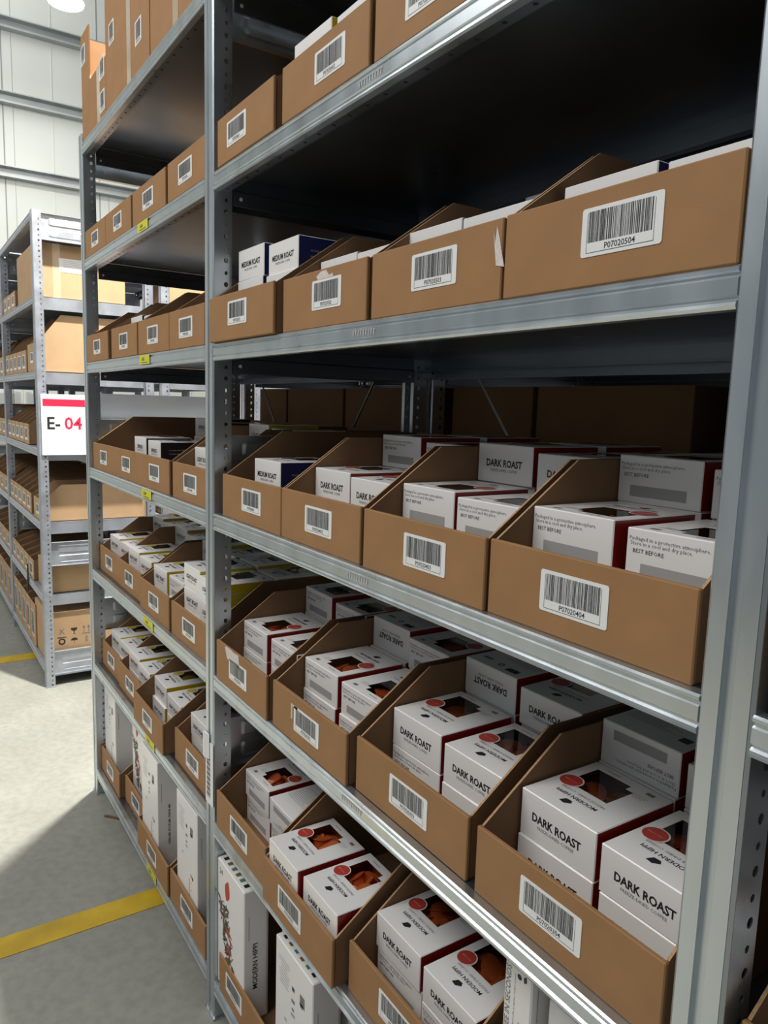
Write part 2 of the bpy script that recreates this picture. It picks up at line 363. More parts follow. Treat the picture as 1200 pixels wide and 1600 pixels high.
# ------------------------------------------------------------------ bins
def bin_parts(w, d, hf, hb, sl, mat='kraft'):
    key = ('bin', round(w, 3), round(d, 3), hf, hb, sl, mat)
    if key in _cache: return _cache[key]
    t_ = 0.003
    fp = MB(); fp.cbox((0.001, 0, 0.0), (w - 0.001, 0.0065, hf), 0.0014, mat)
    # fold score lines along the foot of the front panel
    sd = MB(); y0 = 0.0075
    sd.prism([(y0, 0.003), (y0, hf - 0.001), (sl, hb), (d, hb), (d, 0.003)], 0, 0, t_, 'kraft_shaded')
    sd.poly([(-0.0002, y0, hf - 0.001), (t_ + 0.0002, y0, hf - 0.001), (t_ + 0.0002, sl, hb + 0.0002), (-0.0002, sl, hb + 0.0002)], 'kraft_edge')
    bp = MB(); bp.box((t_, y0, 0), (w - t_, d, 0.003), 'kraft_shaded')
    bk = MB(); bk.box((t_, d - t_, 0.003), (w - t_, d, hb), mat)
    _cache[key] = (fp.mesh('front_panel'), sd.mesh('side_panel'), bp.mesh('base_panel'), bk.mesh('back_panel')); return _cache[key]
def bars(mb, x0, z0, w, h, y, seed, mat='ink'):
    rn = random.Random(seed); x = x0
    while x < x0 + w - 0.0006:
        bw = rn.choice((0.0005, 0.0005, 0.0009, 0.0013)); bw = min(bw, x0 + w - x)
        mb.poly([(x, y, z0), (x + bw, y, z0), (x + bw, y, z0 + h), (x, y, z0 + h)], mat); x += bw + rn.choice((0.0005, 0.0007, 0.0011))
def label_mesh(code, w=0.096, h=0.047):
    mb = MB(); r = 0.003; pts = []
    for cx, cz, a0 in ((w / 2 - r, h / 2 - r, 0), (-w / 2 + r, h / 2 - r, 90), (-w / 2 + r, -h / 2 + r, 180), (w / 2 - r, -h / 2 + r, 270)):
        for t_ in range(4): an = math.radians(a0 + t_ * 30); pts.append((cx + r * math.cos(an), cz + r * math.sin(an)))
    mb.prism(pts, 1, -0.0005, 0.0, 'label_white'); yy = -0.0007
    bars(mb, -w / 2 + 0.0085, -h / 2 + 0.0135, w - 0.019, h - 0.0175, yy, code)
    for a, b in (((-w / 2 + 0.007, -h / 2 + 0.0035), (w / 2 - 0.009, -h / 2 + 0.004)), ((-w / 2 + 0.007, -h / 2 + 0.0035), (-w / 2 + 0.0074, h / 2 - 0.005)), ((w / 2 - 0.0094, -h / 2 + 0.0035), (w / 2 - 0.009, h / 2 - 0.005))):
        mb.poly([(a[0], yy, a[1]), (b[0], yy, a[1]), (b[0], yy, b[1]), (a[0], yy, b[1])], 'ink')
    if code: mb.text(code, 0.0082, (0, yy, -h / 2 + 0.0055), XX, ZZ, 'ink', bold=0.005)
    return mb.mesh('barcode_label')
def make_bin(x, y, z, w, label, code=None, d=0.52, hf=0.092, hb=0.186, sl=0.142, lx=None, lz=0.047, mat='kraft', group=None, rz=0, codes=None, lwh=(0.096, 0.047)):
    root = empty('picking_bin', (x, y, z), (0, 0, rz)); tag(root, label, 'bin', group)
    fp, sd, bp, bk = bin_parts(w, d, hf, hb, sl, mat)
    link('front_panel', fp, root); link('side_panel', sd, root, (0.0025, 0, 0)); link('side_panel', sd, root, (w - 0.0055, 0, 0)); link('base_panel', bp, root); link('back_panel', bk, root)
    for cc, lxx in (codes or ([(code, lx)] if code is not None else [])):
        link('barcode_label', label_mesh(cc, *lwh), root, (lxx if lxx is not None else w / 2, -0.0002, lz))
    return root

# ------------------------------------------------------------------ coffee cartons
CW, CD, CH = 0.127, 0.146, 0.063
def carton_mesh(kind, window=True):
    side = {'dark': 'carton_red', 'gold': 'carton_yellow', 'medium': 'carton_navy', 'black': 'carton_black'}[kind]
    badge = {'dark': 'badge_red', 'gold': 'badge_yellow', 'medium': 'carton_navy', 'black': 'carton_black'}[kind]
    title = {'dark': 'DARK ROAST', 'gold': 'LIGHT ROAST', 'medium': 'MEDIUM ROAST', 'black': 'ESPRESSO'}[kind]
    w, d, h = CW, CD, CH; mb = MB()
    mb.cbox((-w / 2, -d / 2, 0), (w / 2, d / 2, h), 0.0012, 'carton_white', ['carton_white', 'carton_white', 'carton_white', 'carton_white', side, side], skip_top=True)
    # top with the cut-out window
    c = 0.0012
    fx = [0, .13, .58, .68, 1]; fy = [0, .44, .80, .88, 1]
    xs = [-w / 2 + c + (w - 2 * c) * q for q in fx]; ys = [-d / 2 + c + (d - 2 * c) * q for q in fy]
    hole = {(1, 1), (1, 2), (2, 1), (1, 3)}
    for i in range(4):
        for j in range(4):
            hl = (i in (1,) and j in (1, 2)) or (i == 2 and j == 1) or (i == 1 and j == 2)
            hl = (i, j) in ((1, 1), (1, 2), (2, 1))
            if hl: continue
            mb.poly([(xs[i], ys[j], h), (xs[i + 1], ys[j], h), (xs[i + 1], ys[j + 1], h), (xs[i], ys[j + 1], h)], 'carton_white')
    e = 0.0003; T = h + e
    fxp = lambda a: -w / 2 + w * a
    fyp = lambda a: -d / 2 + d * a
    # seen from the front everything on the lid is upside down
    mb.text('MODERN HIPPI', 0.0098, (fxp(.46), fyp(.27) + 0.003, T), -XX, -YY, 'ink', bold=0.012)
    mb.text('FREEZE DRIED COFFEE', 0.0062, (fxp(.46), fyp(.345) + 0.003, T), -XX, -YY, 'ink_grey', sx=1.15, res=1)
    mb.poly([(fxp(.37), fyp(.13), T), (fxp(.44), fyp(.12), T), (fxp(.50), fyp(.165), T), (fxp(.47), fyp(.205), T), (fxp(.40), fyp(.20), T)], 'ink')
    mb.disc((fxp(.17), fyp(.475), T + 0.0006), XX, YY, 0.0175, 'carton_white', 20); mb.disc((fxp(.17), fyp(.475), T + 0.0009), XX, YY, 0.0155, badge, 20)
    mb.text('100% COFFEE', 0.0035, (fxp(.17), fyp(.475) + 0.001, T + 0.0012), -XX, -YY, 'white_print', res=1)
    for q in range(3): mb.rect((fxp(.76), fyp(.80) - q * 0.004, T), XX, YY, 0.012 - q * 0.002, 0.0006, 'print_grey')
    mb.rect((fxp(.80), fyp(.90), T), XX, YY, 0.006, 0.0035, 'ink_grey'); mb.rect((fxp(.30), fyp(.93), T), XX, YY, 0.012, 0.0007, 'ink_grey')
    mb.poly([(-w / 2 + .002, -d / 2 + .002, 0.014), (w / 2 - .002, -d / 2 + .002, 0.014), (w / 2 - .002, d / 2 - .002, 0.014), (-w / 2 + .002, d / 2 - .002, 0.014)], {'dark': 'liner_red', 'gold': 'art_brown'}.get(kind, 'ink_grey'))
    if kind in ('dark', 'gold'):
        mb.poly([(-w / 2 + .002, d / 2 - .0015, 0.014), (w / 2 - .002, d / 2 - .0015, 0.014), (w / 2 - .002, d / 2 - .0015, h - .002), (-w / 2 + .002, d / 2 - .0015, h - .002)], 'liner_red' if kind == 'dark' else 'art_brown')
    # front
    F = -d / 2 - e
    mb.text(title, 0.0158 if kind != 'medium' else 0.0150, (fxp(.49), F, h * 0.43), XX, ZZ, 'ink', bold=0.028, sx=0.86)
    mb.text('FREEZE-DRIED COFFEE', 0.0062, (fxp(.49), F, h * 0.30), XX, ZZ, 'ink_grey', res=1)
    # back
    B = d / 2 + e
    for k_, (st, zz, sz) in enumerate((('Packaged in a protective atmosphere.', .79, .0065), ('Store in a cool and dry place.', .70, .0065), ('BEST BEFORE', .56, .0068))):
        wd = {0: .485, 1: .405, 2: .17}[k_]
        mb.text(st, sz, (w / 2 - 0.022 - w * (wd / 2) + (0.004 if k_ else 0), B, h * zz), -XX, ZZ, 'ink_grey' if k_ < 2 else 'ink', res=1)
    mb.rect((w * 0.0, B, h * 0.26), -XX, ZZ, w * 0.34, h * 0.115, 'print_grey')
    # bottom
    U = -e
    rn = random.Random(3)
    for q in range(14): mb.rect((fxp(.14) + q * 0.0019, fyp(.13), U), XX, -YY, 0.0006 if q % 3 else 0.0010, 0.007, 'ink')
    for q in range(2): mb.disc((fxp(.50), fyp(.17), U - 0.0002 * q), XX, -YY, 0.006 - 0.0028 * q, ('ink', 'carton_white')[q], 12)
    for q in range(12): mb.rect((fxp(.3 + .04 * (q % 3)), fyp(.34) + q * 0.005, U), XX, -YY, 0.03 + 0.006 * (q % 3), 0.0007, 'print_grey')
    mb.rect((fxp(.8), fyp(.2), U), XX, -YY, 0.011, 0.004, 'ink_grey'); mb.rect((fxp(.85), fyp(.75), U), XX, -YY, 0.008, 0.008, 'ink')
    # sides
    for sx in (-1, 1):
        for q in range(2): mb.text('MODERN HIPPI FREEZE DRIED COFFEE', 0.0055, (sx * (w / 2 + e), 0.0, h * (.55 - .18 * q)), YY * sx, ZZ, 'white_print', res=1)
    fm = MB()
    for (i, j) in ((1, 1), (1, 2), (2, 1)): fm.poly([(xs[i] - (0.001), ys[j] - 0.001, h - 0.0006), (xs[i + 1] + 0.001, ys[j] - 0.001, h - 0.0006), (xs[i + 1] + 0.001, ys[j + 1] + 0.001, h - 0.0006), (xs[i] - 0.001, ys[j + 1] + 0.001, h - 0.0006)], 'clear_film') if j == 1 or i == 1 else None
    return mb.mesh('coffee_carton'), fm.mesh('window_film')
CART = {}
def pod_mesh(mat):
    mb = MB(); rs = [(0.0, 0.0135), (0.002, 0.0145), (0.022, 0.0172), (0.0245, 0.0175), (0.025, 0.0205), (0.0265, 0.0205)]
    n = 18
    for a, b in zip(rs, rs[1:]):
        mb.cyl((0, 0, a[0]), (0, 0, b[0]), a[1], b[1], mat, n, cap=False)
    mb.disc((0, 0, 0), XX, -YY, 0.0135, mat, n); mb.disc((0, 0, 0.0265), XX, YY, 0.0205, mat, n); mb.disc((0, 0, 0.0268), XX, YY, 0.017, mat, n)
    me = mb.mesh('coffee_pod'); me.polygons.foreach_set('use_smooth', [len(p.vertices) == 4 for p in me.polygons]); return me
PODM = {'dark': 'pod_orange', 'gold': 'pod_ochre', 'medium': 'pod_grey', 'black': 'pod_grey'}
POD = {}
def carton(kind, x, y, z, face, top, label, group, jx=0.0, jr=0.0, sc=None):
    """x,y = front left corner of the carton's footprint; face F front, B back, U front upside down, V back upside down"""
    if kind not in CART: CART[kind] = carton_mesh(kind); POD[kind] = pod_mesh(PODM[kind])
    me, fm = CART[kind]
    root = link('coffee_carton', me, None)
    cx, cy = x + CW / 2 + jx, y + CD / 2
    rot = {'F': (0, 0, 0), 'B': (0, 0, math.pi), 'U': (0, math.pi, 0), 'V': (math.pi, 0, 0)}[face]
    zz = z + (CH * (sc[2] if sc else 1) if face in 'UV' else 0)
    root.location = (cx, cy, zz); root.rotation_euler = rot
    if jr: root.rotation_euler = (Matrix.Rotation(jr, 3, 'Z') @ Euler(rot).to_matrix()).to_euler()
    if sc: root.scale = sc
    tag(root, label, 'carton', group)
    if top and face in 'FB':
        link('window_film', fm, root)
        rn = random.Random(int(abs(x * 977 + y * 331 + z * 57)))
        for (px, py, pz, big) in ((-0.032, 0.008, 0.024, 0), (-0.002, 0.002, 0.022, 1), (-0.032, 0.040, 0.022, 0), (0.002, 0.042, 0.024, 0), (-0.018, 0.026, 0.030, 1), (0.014, 0.022, 0.025, 1), (-0.034, 0.050, 0.012, 2), (0.008, 0.051, 0.010, 2), (0.036, 0.046, 0.012, 2)):
            pdo = link('coffee_pod', POD[kind], root, (px + rn.uniform(-.004, .004), py - 0.004, pz - 0.004 + 0.0), ((0.0, 0.0, 0.0) if big == 2 else (rn.uniform(-.75, .75), rn.uniform(-.5, .5), rn.uniform(0, 6)))); pdo.scale = (1.08, 1.08, 1.0)
    return root
KN = {'dark': 'red-sided dark roast', 'gold': 'yellow-sided', 'medium': 'navy-sided medium roast', 'black': 'black-sided'}
def fill(binname, kind, bx, by, z, spec, rows=(0.066, 0.222, 0.378), x_off=0.008, seed=1, gap=0.011):
    """spec: list over rows of list over columns of strings bottom->top"""
    rn = random.Random(seed)
    RN = ['front', 'middle', 'rear']; LN = {1: ['only'], 2: ['lower', 'upper'], 3: ['bottom', 'middle', 'top'], 4: ['bottom', 'second', 'third', 'top']}
    for ri, row in enumerate(spec):
        for ci, stack in enumerate(row):
            for li, fc in enumerate(stack):
                if fc == '.': continue
                kd = kind
                lab = '%s carton, %s in %s-row %s stack of %s' % (KN[kd], LN[len(stack)][li], RN[ri], 'left right'.split()[ci], binname)
                zs = 0.955 if ci == 1 else 1.0
                carton(kd, bx + x_off + ci * (CW + gap) + rn.uniform(-.001, .001), by + rows[ri] + rn.uniform(-.004, .004), z + 0.0035 + li * (CH * zs + 0.0003), fc, li == len(stack) - 1, lab, 'coffee cartons in %s' % binname, jr=rn.uniform(-.014, .014), sc=(1, 1, zs))

def grp(lv, bay): return 'picking bins on shelf %d of the %s bay' % (lv, bay)
WB = 0.285
ORD = {1: 'leftmost', 2: 'second', 3: 'third', 4: 'rightmost'}
# ---- near bay
RX = {1: 0.046, 2: 0.336, 3: 0.631, 4: 0.934}
YO = {(3, 1): -0.001, (3, 2): 0.004, (3, 3): 0.016, (3, 4): 0.014, (2, 1): -0.001, (2, 2): -0.014, (2, 3): 0.012, (2, 4): 0.014, (4, 1): 0.010, (4, 2): 0.012, (4, 3): 0.008, (4, 4): 0.012, (5, 1): -0.012, (5, 2): 0.002, (5, 3): 0.002, (5, 4): 0.0, (6, 1): -0.002, (6, 2): 0.0, (6, 3): 0.002, (6, 4): 0.002, (1, 1): 0.005, (1, 2): 0.01, (1, 3): 0.01, (1, 4): 0.01}
LX = {(3, 1): .172, (3, 2): .478, (3, 3): .779, (3, 4): 1.066, (4, 1): .212, (4, 2): .494, (4, 3): .806, (4, 4): 1.071, (5, 1): .184, (5, 2): .526, (5, 3): .811, (5, 4): 1.11, (2, 1): .18, (2, 2): .457, (2, 3): .775, (6, 1): .158, (6, 2): .526, (6, 3): .776, (1, 1): .14}
DX = {(5, 1): 0.022, (5, 4): 0.012, (6, 1): 0.010, (6, 2): 0.021, (6, 3): 0.02, (5, 2): 0.03, (5, 3): 0.03, (4, 1): 0.008, (4, 2): 0.012, (4, 3): 0.016}
BW = {(5, 1): 0.322, (6, 1): 0.272, (5, 2): 0.283, (5, 3): 0.281, (5, 4): 0.288, (3, 2): 0.284, (3, 1): 0.272, (2, 1): 0.275, (4, 1): 0.296, (4, 4): 0.286}
for lv in (6, 5, 4, 3, 2, 1):
    for n in (1, 2, 3, 4):
        code = 'P07020%d0%d' % (lv, n); x = RX[n] + DX.get((lv, n), 0) - (0.03 if (lv, n) == (5, 1) else 0)
        if lv == 5 and n == 1: x = 0.030
        if lv == 5 and n == 4: x = 0.9465
        if lv == 6 and n == 2: x = 0.357
        y = YO[(lv, n)]
        w = BW.get((lv, n), WB)
        lx = (LX[(lv, n)] - x) if (lv, n) in LX else w / 2
        if lv == 5: x += 0
        make_bin(x, y if not (lv == 5 and n == 1) else -0.010, LEV[lv], w, 'brown cardboard picking bin with barcode label reading %s' % code if (lv > 1 or n == 1) else 'brown picking bin on the lowest shelf of the near bay, %s' % ORD[n], code, lx=lx, lz=0.049 if lv != 5 else 0.052, group='picking bins in the near bay')
P = lambda lv, n: 'bin P07020%d0%d' % (lv, n)
def F_(lv, n, kind, spec, **k):
    x = RX[n] + DX.get((lv, n), 0)
    if (lv, n) == (5, 1): x = 0.030
    if (lv, n) == (5, 4): x = 0.9465
    if (lv, n) == (6, 2): x = 0.357
    fill(P(lv, n), kind, x, YO[(lv, n)], LEV[lv], spec, seed=lv * 10 + n, **k)
F_(4, 4, 'dark', [['BB', 'BB'], ['BBB', 'BBB'], ['FFF', 'FFF']])
F_(4, 3, 'dark', [['BB', 'BB'], ['BBF', 'BBF'], ['FFF', 'FFF']])
F_(4, 2, 'dark', [['FF', 'FF'], ['FFB', 'FFB'], ['BBB', 'BBB']])
F_(4, 1, 'medium', [['FF', ''], [], []], x_off=0.058, rows=(0.05, .2, .35))
F_(3, 4, 'dark', [['FF', 'FF'], ['VVV', 'VVV'], []])
F_(3, 3, 'dark', [['BF', 'FF'], ['FFU', 'FFF'], []])
F_(3, 2, 'dark', [['BB', 'BB'], ['BBU', 'BBB'], []])
F_(3, 1, 'dark', [['BB', 'BB'], ['BBB', 'BBB'], []])
F_(2, 1, 'dark', [['BB', 'BV'], [], []], rows=(0.072, .23, .38))
F_(2, 2, 'dark', [['FF', 'FF'], [], []], rows=(0.012, .23, .38))
F_(2, 3, 'dark', [['BF', 'BF'], [], []], rows=(0.05, .23, .38))
F_(5, 4, 'medium', [['FF', 'FF'], [], []], x_off=0.02)
carton('medium', 0.735, 0.225, LEV[5] + 0.0035 + 2 * 0.0634, 'F', False, 'navy-sided carton lying crosswise on top of the stacks in bin P07020503', 'coffee cartons in bin P07020503')
F_(5, 3, 'medium', [['FF', 'FF'], ['FF', 'FF'], []], x_off=-0.0, rows=(0.058, 0.222, 0.378))
F_(5, 2, 'medium', [['FF', 'FF'], [], []], x_off=0.01)
F_(5, 1, 'medium', [['FFF', 'FFF'], [], []], rows=(0.060, 0.22, 0.37), x_off=0.022, gap=0.017)
F_(6, 2, 'gold', [['FF', 'FF'], [], []], rows=(0.020, 0.22, 0.37))
F_(6, 3, 'gold', [['FF', 'FF'], [], []], rows=(0.020, 0.22, 0.37))

# ---- far bay
LXP = {1: -1.240, 2: -0.950, 3: -0.636, 4: -0.331}
FO = {(5, 1): 0.0, (5, 2): 0.0}
def lbin(lv, n, y, x=None, w=WB, **k):
    x = LXP[n] if x is None else x
    nm = {7: 'top', 6: 'sixth', 5: 'fifth', 4: 'fourth', 3: 'third', 2: 'second', 1: 'lowest'}[lv]
    place = {1: 'beside the end post', 2: 'second from the end post', 3: 'third from the end post', 4: 'beside the middle post'}[n]
    make_bin(x, y, LEV[lv], w, 'brown picking bin %s, %s shelf of the far bay' % (place, nm), 'P07010%d0%d' % (lv, n), group='picking bins in the far bay', **k)
    return x
for n, y, x, w in ((1, 0.002, -1.215, 0.29), (2, 0.002, -0.922, 0.296), (3, 0.002, -0.608, 0.30), (4, 0.002, -0.290, 0.262)): lbin(6, n, y, x, w)
for n, y, x, w in ((1, 0.0, -1.215, 0.30), (2, 0.0, -0.868, 0.292), (3, 0.0, -0.563, 0.28), (4, 0.0, -0.281, 0.252)): lbin(5, n, y, x, w)
make_bin(-1.215, 0.012, LEV[4], 0.885, 'extra wide brown picking bin with three barcode labels, fourth shelf of the far bay', codes=[('P07010401', 0.155), ('P07010402', 0.45), ('P07010403', 0.75)], group='picking bins in the far bay')
lbin(4, 4, 0.012, -0.302, 0.272)
for n, y in ((1, 0.028), (2, 0.026), (3, 0.014), (4, 0.014)): lbin(3, n, y, None if n != 1 else -1.215, WB if n > 1 else 0.264)
lbin(2, 1, 0.03, -1.220, 0.262); lbin(2, 2, 0.024, -0.955, 0.285); lbin(2, 3, -0.004, -0.66, 0.298); lbin(2, 4, 0.022, -0.335, 0.29)
lbin(1, 1, 0.018, -1.218, 0.262); lbin(1, 2, 0.036, -0.945, 0.268); lbin(1, 3, 0.0, -0.655, 0.312); lbin(1, 4, 0.006, -0.338, 0.286)
NM = {6: 'sixth', 5: 'fifth', 4: 'fourth', 3: 'third', 2: 'second'}
def LF(lv, n, kind, bx, by, spec, **k): fill('far-bay %s-shelf bin %s' % (NM[lv], 'one two three four'.split()[n - 1]), kind, bx, by, LEV[lv], spec, seed=100 + lv * 10 + n, **k)
LF(3, 1, 'gold', -1.215, 0.0, [['FF', 'FF'], ['FFF', 'FFF'], []], gap=0.001, x_off=0.004)
LF(3, 2, 'gold', -0.950, -0.004, [['FF', 'FF'], ['FFF', 'FFF'], []])
LF(3, 3, 'gold', -0.636, -0.010, [['FF', 'FB'], ['FFF', 'FFF'], []])
LF(3, 4, 'gold', -0.332, -0.020, [['FFF', 'FFF'], ['FFF', 'FFF'], ['FFF', 'FFF']], gap=0.002)
LF(2, 1, 'gold', -1.220, -0.005, [['FF', 'FF'], [], []], x_off=0.008, gap=-0.004)
LF(2, 2, 'gold', -0.955, -0.010, [['FF', 'FF'], [], []])
LF(2, 3, 'gold', -0.66, -0.01, [['FF', 'FF'], [], []], gap=0.018)
LF(2, 4, 'gold', -0.335, 0.0, [['FF', 'FF'], [], []])
LF(4, 4, 'gold', -0.302, 0.0, [['FF', 'F.'], ['FFF', 'FFF'], []])
LF(4, 1, 'black', -1.215, 0.012, [['F', 'F'], [], []], x_off=0.15, rows=(0.10, .22, .38))
LF(4, 2, 'black', -0.90, 0.012, [['FF', 'FF'], ['FFF', 'FFF'], []], x_off=0.02, rows=(0.06, .26, .38))
LF(5, 2, 'black', -0.868, 0.0, [['.F', 'FF'], [], []], rows=(0.06, .22, .38))
LF(5, 4, 'black', -0.281, 0.0, [['F', 'FF'], [], []], x_off=-0.005, gap=0.002)

# ---- tall standing gift boxes on the lowest shelf
def tall_mesh(w, d, h, art, spine):
    mb = MB(); mb.cbox((0, 0, 0), (w, d, h), 0.002, 'carton_white')
    rn = random.Random(art); F = -0.0003
    if art in (3, 4):
        if art == 3:
            mb.text('COFFEE IN SECONDS', 0.0125, (w * .24, F, h * .63), ZZ, -XX, 'ink_grey', bold=0.01)
            for q in range(3): mb.text('freeze dried coffee in capsules, ready in seconds', 0.0045, (w * (.42 + .2 * q), F, h * (.66 - .2 * q)), ZZ, -XX, 'ink_grey', res=1)
            mb.poly([(w * .70, F, h * .815), (w * .80, F, h * .825), (w * .82, F, h * .80), (w * .72, F, h * .79)], 'ink'); mb.disc((w * .55, F, h * .80), XX, ZZ, 0.004, 'ink', 10)
    elif art == 1:
        mb.poly([(w * (.38 + .09 * math.cos(a)), F, h * (.83 + .075 * math.sin(a)) - 0.004 * math.cos(3 * a)) for a in [q * math.pi / 8 for q in range(16)]], 'art_red')
        for q in range(90):
            a = rn.uniform(0, 3.14); l = rn.uniform(.005, .020); tt = rn.random(); cx = w * (.36 + .30 * (tt - .5) + rn.uniform(-.15, .15)); cz = h * (.72 - .5 * tt)
            u = Vector((math.cos(a), 0, math.sin(a))); n_ = Vector((-math.sin(a), 0, math.cos(a)))
            mb.poly([Vector((cx, F - 0.00001 * q, cz)) + u * l, Vector((cx, F - 0.00001 * q, cz)) + n_ * l * .22, Vector((cx, F - 0.00001 * q, cz)) - u * l, Vector((cx, F - 0.00001 * q, cz)) - n_ * l * .28], rn.choice(['art_green', 'art_brown', 'art_green', 'ink', 'art_red']))
        mb.text('24', 0.02, (w * .14, F, h * .90), XX, ZZ, 'ink')
        mb.text('MODERN HIPPI', 0.008, (w * .8, F, h * .10), XX, ZZ, 'ink', bold=.01)
    else:
        for q in range(9): mb.rect((w * .25, F, h * (.90 - .02 * q)), XX, ZZ, w * rn.uniform(.08, .16), 0.0008, 'print_grey')
        for q in range(12): mb.rect((w * rn.choice((.3, .5, .72)), F, h * rn.uniform(.2, .85)), XX, ZZ, w * rn.uniform(.02, .05), rn.uniform(.0008, .004), rn.choice(['print_grey', 'ink_grey']))
        mb.rect((w * .74, F, h * .80), XX, ZZ, w * .06, h * .035, 'ink_grey'); mb.rect((w * .62, F, h * .30), XX, ZZ, 0.0015, h * .09, 'ink')
        mb.disc((w * .78, F, h * .42), XX, ZZ, 0.005, 'ink', 10)
    # lid marks
    for q, mt in enumerate([] if art > 2 else ('ink', 'art_brown', 'art_teal', 'art_brown', 'art_teal', 'ink')): mb.rect((w * (.12 + .15 * q), d * .25, h + 0.0004), XX, YY, 0.006, 0.006, mt)
    X = w + 0.0003
    if spine: mb.text(spine, 0.017 if len(spine) < 14 else 0.0092, (X, d * .45 + (0.006 if len(spine) < 14 else 0), h * .42), ZZ, -YY, 'ink', bold=0.02)
    # opening seam and tuck slot on the side
    mb.rect((X, d * .93, h * .5), YY, ZZ, 0.0006, h * .46, 'ink_grey'); mb.rect((X, 0.012, h * .72), YY, ZZ, 0.0008, 0.03, 'print_grey')
    return mb.mesh('gift_carton')
def tall(x, y, z, w, d, h, art, spine, label, lean=0.0, group='tall white cartons on the lowest shelf', rz=0.0):
    key = ('tall', w, d, h, art, spine)
    if key not in _cache: _cache[key] = tall_mesh(w, d, h, art, spine)
    o = link('gift_carton', _cache[key], None, (x, y, z), (lean, 0, rz)); tag(o, label, 'carton', group); return o
z1 = LEV[1] + 0.004
tall(0.029, 0.009, z1, 0.160, 0.060, 0.325, 1, 'MODERN HIPPI', 'tall white carton with red blob and botanical print, standing right of the middle post')
tall(0.235, 0.080, z1, 0.05, 0.16, 0.325, 2, 'OPEN ME. POUR ME. DRINK ME.', 'narrow white carton with vertical slogan on its edge, beside the red blob carton')
tall(0.352, 0.010, z1, 0.160, 0.062, 0.335, 2, '', 'plain-sided tall white carton with small print, third tall one right of the middle post')
tall(0.350, 0.092, z1, 0.160, 0.062, 0.325, 2, 'OPEN ME. POUR ME. DRINK ME.', 'tall white carton standing behind the third tall one right of the middle post')
tall(0.650, 0.03, z1, 0.160, 0.062, 0.325, 2, '', 'tall white carton low under the third near-bay bin of shelf two')
tall(-1.205, 0.030, z1, 0.158, 0.075, 0.340, 2, '', 'tall white carton beside the end post, lowest shelf')
tall(-1.03, 0.11, z1, 0.05, 0.14, 0.325, 2, 'OPEN ME. POUR ME. DRINK ME.', 'narrow white carton with edge slogan, behind the end-post tall carton')
tall(-0.93, 0.060, z1, 0.16, 0.062, 0.335, 1, '', 'tall white carton with botanical print, second lowest-shelf bin of the far bay')
tall(-0.630, 0.010, z1, 0.165, 0.085, 0.345, 2, 'OPEN ME. POUR ME. DRINK ME.', 'tall white carton with grey slogan side, middle of the far bay lowest shelf')
tall(-0.450, 0.10, z1, 0.05, 0.16, 0.325, 2, '', 'narrow white carton in shade just right of the grey slogan side carton')
tall(-0.300, 0.015, z1, 0.165, 0.085, 0.345, 2, '', 'tall white carton left of the middle post, lowest shelf of the far bay')
z2 = LEV[2] + 0.004
tall(0.958, 0.056, z2, 0.050, 0.150, 0.315, 3, '', 'narrow upright white carton with vertical small print, near bay second shelf', group='upright white cartons on the second shelf')
tall(1.020, 0.075, z2, 0.160, 0.100, 0.315, 4, '', 'wide upright white carton, near bay second shelf beside the narrow one', group='upright white cartons on the second shelf')

# ---- third bay, partly hidden behind the near post
for lv, x in ((4, 1.295), (3, 1.295), (2, 1.295), (5, 1.295), (6, 1.295)):
    make_bin(x, 0.014, LEV[lv], WB, 'brown picking bin right of the near post, %s shelf' % {4: 'fourth', 3: 'third', 2: 'second', 5: 'fifth', 6: 'sixth'}[lv], None, group='picking bins right of the near post')
    make_bin(x + 0.296, 0.014, LEV[lv], WB, 'added unseen brown picking bin second to the right of the near post, %s shelf' % {4: 'fourth', 3: 'third', 2: 'second', 5: 'fifth', 6: 'sixth'}[lv], None, group='picking bins right of the near post')  # out-of-view bin, added to block light from the near post's side
for lv in (6, 5, 4, 3, 2):
    for k_, w_ in ((2, 'third'), (3, 'fourth')):  # more unseen bins, added to darken the third bay
        make_bin(1.295 + 0.296 * k_, 0.014, LEV[lv], WB, 'added unseen brown picking bin %s to the right of the near post, %s shelf' % (w_, {4: 'fourth', 3: 'third', 2: 'second', 5: 'fifth', 6: 'sixth'}[lv]), None, group='picking bins right of the near post')
fill('third-shelf bin by near post', 'dark', 1.295, 0.014, LEV[3], [['BB', 'BB'], ['BBB', 'BBB'], []], seed=5)
fill('fourth-shelf bin by near post', 'dark', 1.295, 0.014, LEV[4], [['BB', 'BB'], [], []], seed=6)

# ---- yellow tags, stickers, tape remnants (parts of the things they stick to)
for lv in (6, 5, 4, 3, 2, 1):
    mb = MB(); mb.box((-0.048, -0.0008, -0.028), (0.048, -0.0002, -0.003), 'tag_yellow')
    rn = random.Random(lv)
    mb.text('A-0%d' % lv, 0.013, (-0.012, -0.0012, -0.0185), XX, ZZ, 'ink', bold=0.01); mb.rect((0.0, -0.0012, -0.0235), XX, ZZ, 0.03, 0.0008, 'ink')
    fb = [f for (r_, a, z_, f) in FB if r_ == main and a == -1.25 and abs(z_ - LEV[lv]) < 1e-4][0]
    link('shelf_tag', mb.mesh('shelf_tag'), fb, (-0.498 + 1.25 - 0.025, -0.0020, 0.0))['label'] = 'bright yellow shelf tag'
mb = MB()
mb.box((-0.022, -0.0022, 0.0), (0.0265, -0.0008, 0.155), 'label_white'); mb.prism([(-0.026, -0.002), (-0.024, -0.008), (-0.012, -0.010), (0.006, -0.0035), (0.0, -0.002)], 2, 0.115, 0.175, 'label_white')
for q in range(24): mb.rect((-0.002, -0.0026, 0.018 + q * 0.0042), XX, ZZ, 0.011, 0.0006 + 0.0006 * ((q * 7) % 3), 'ink')
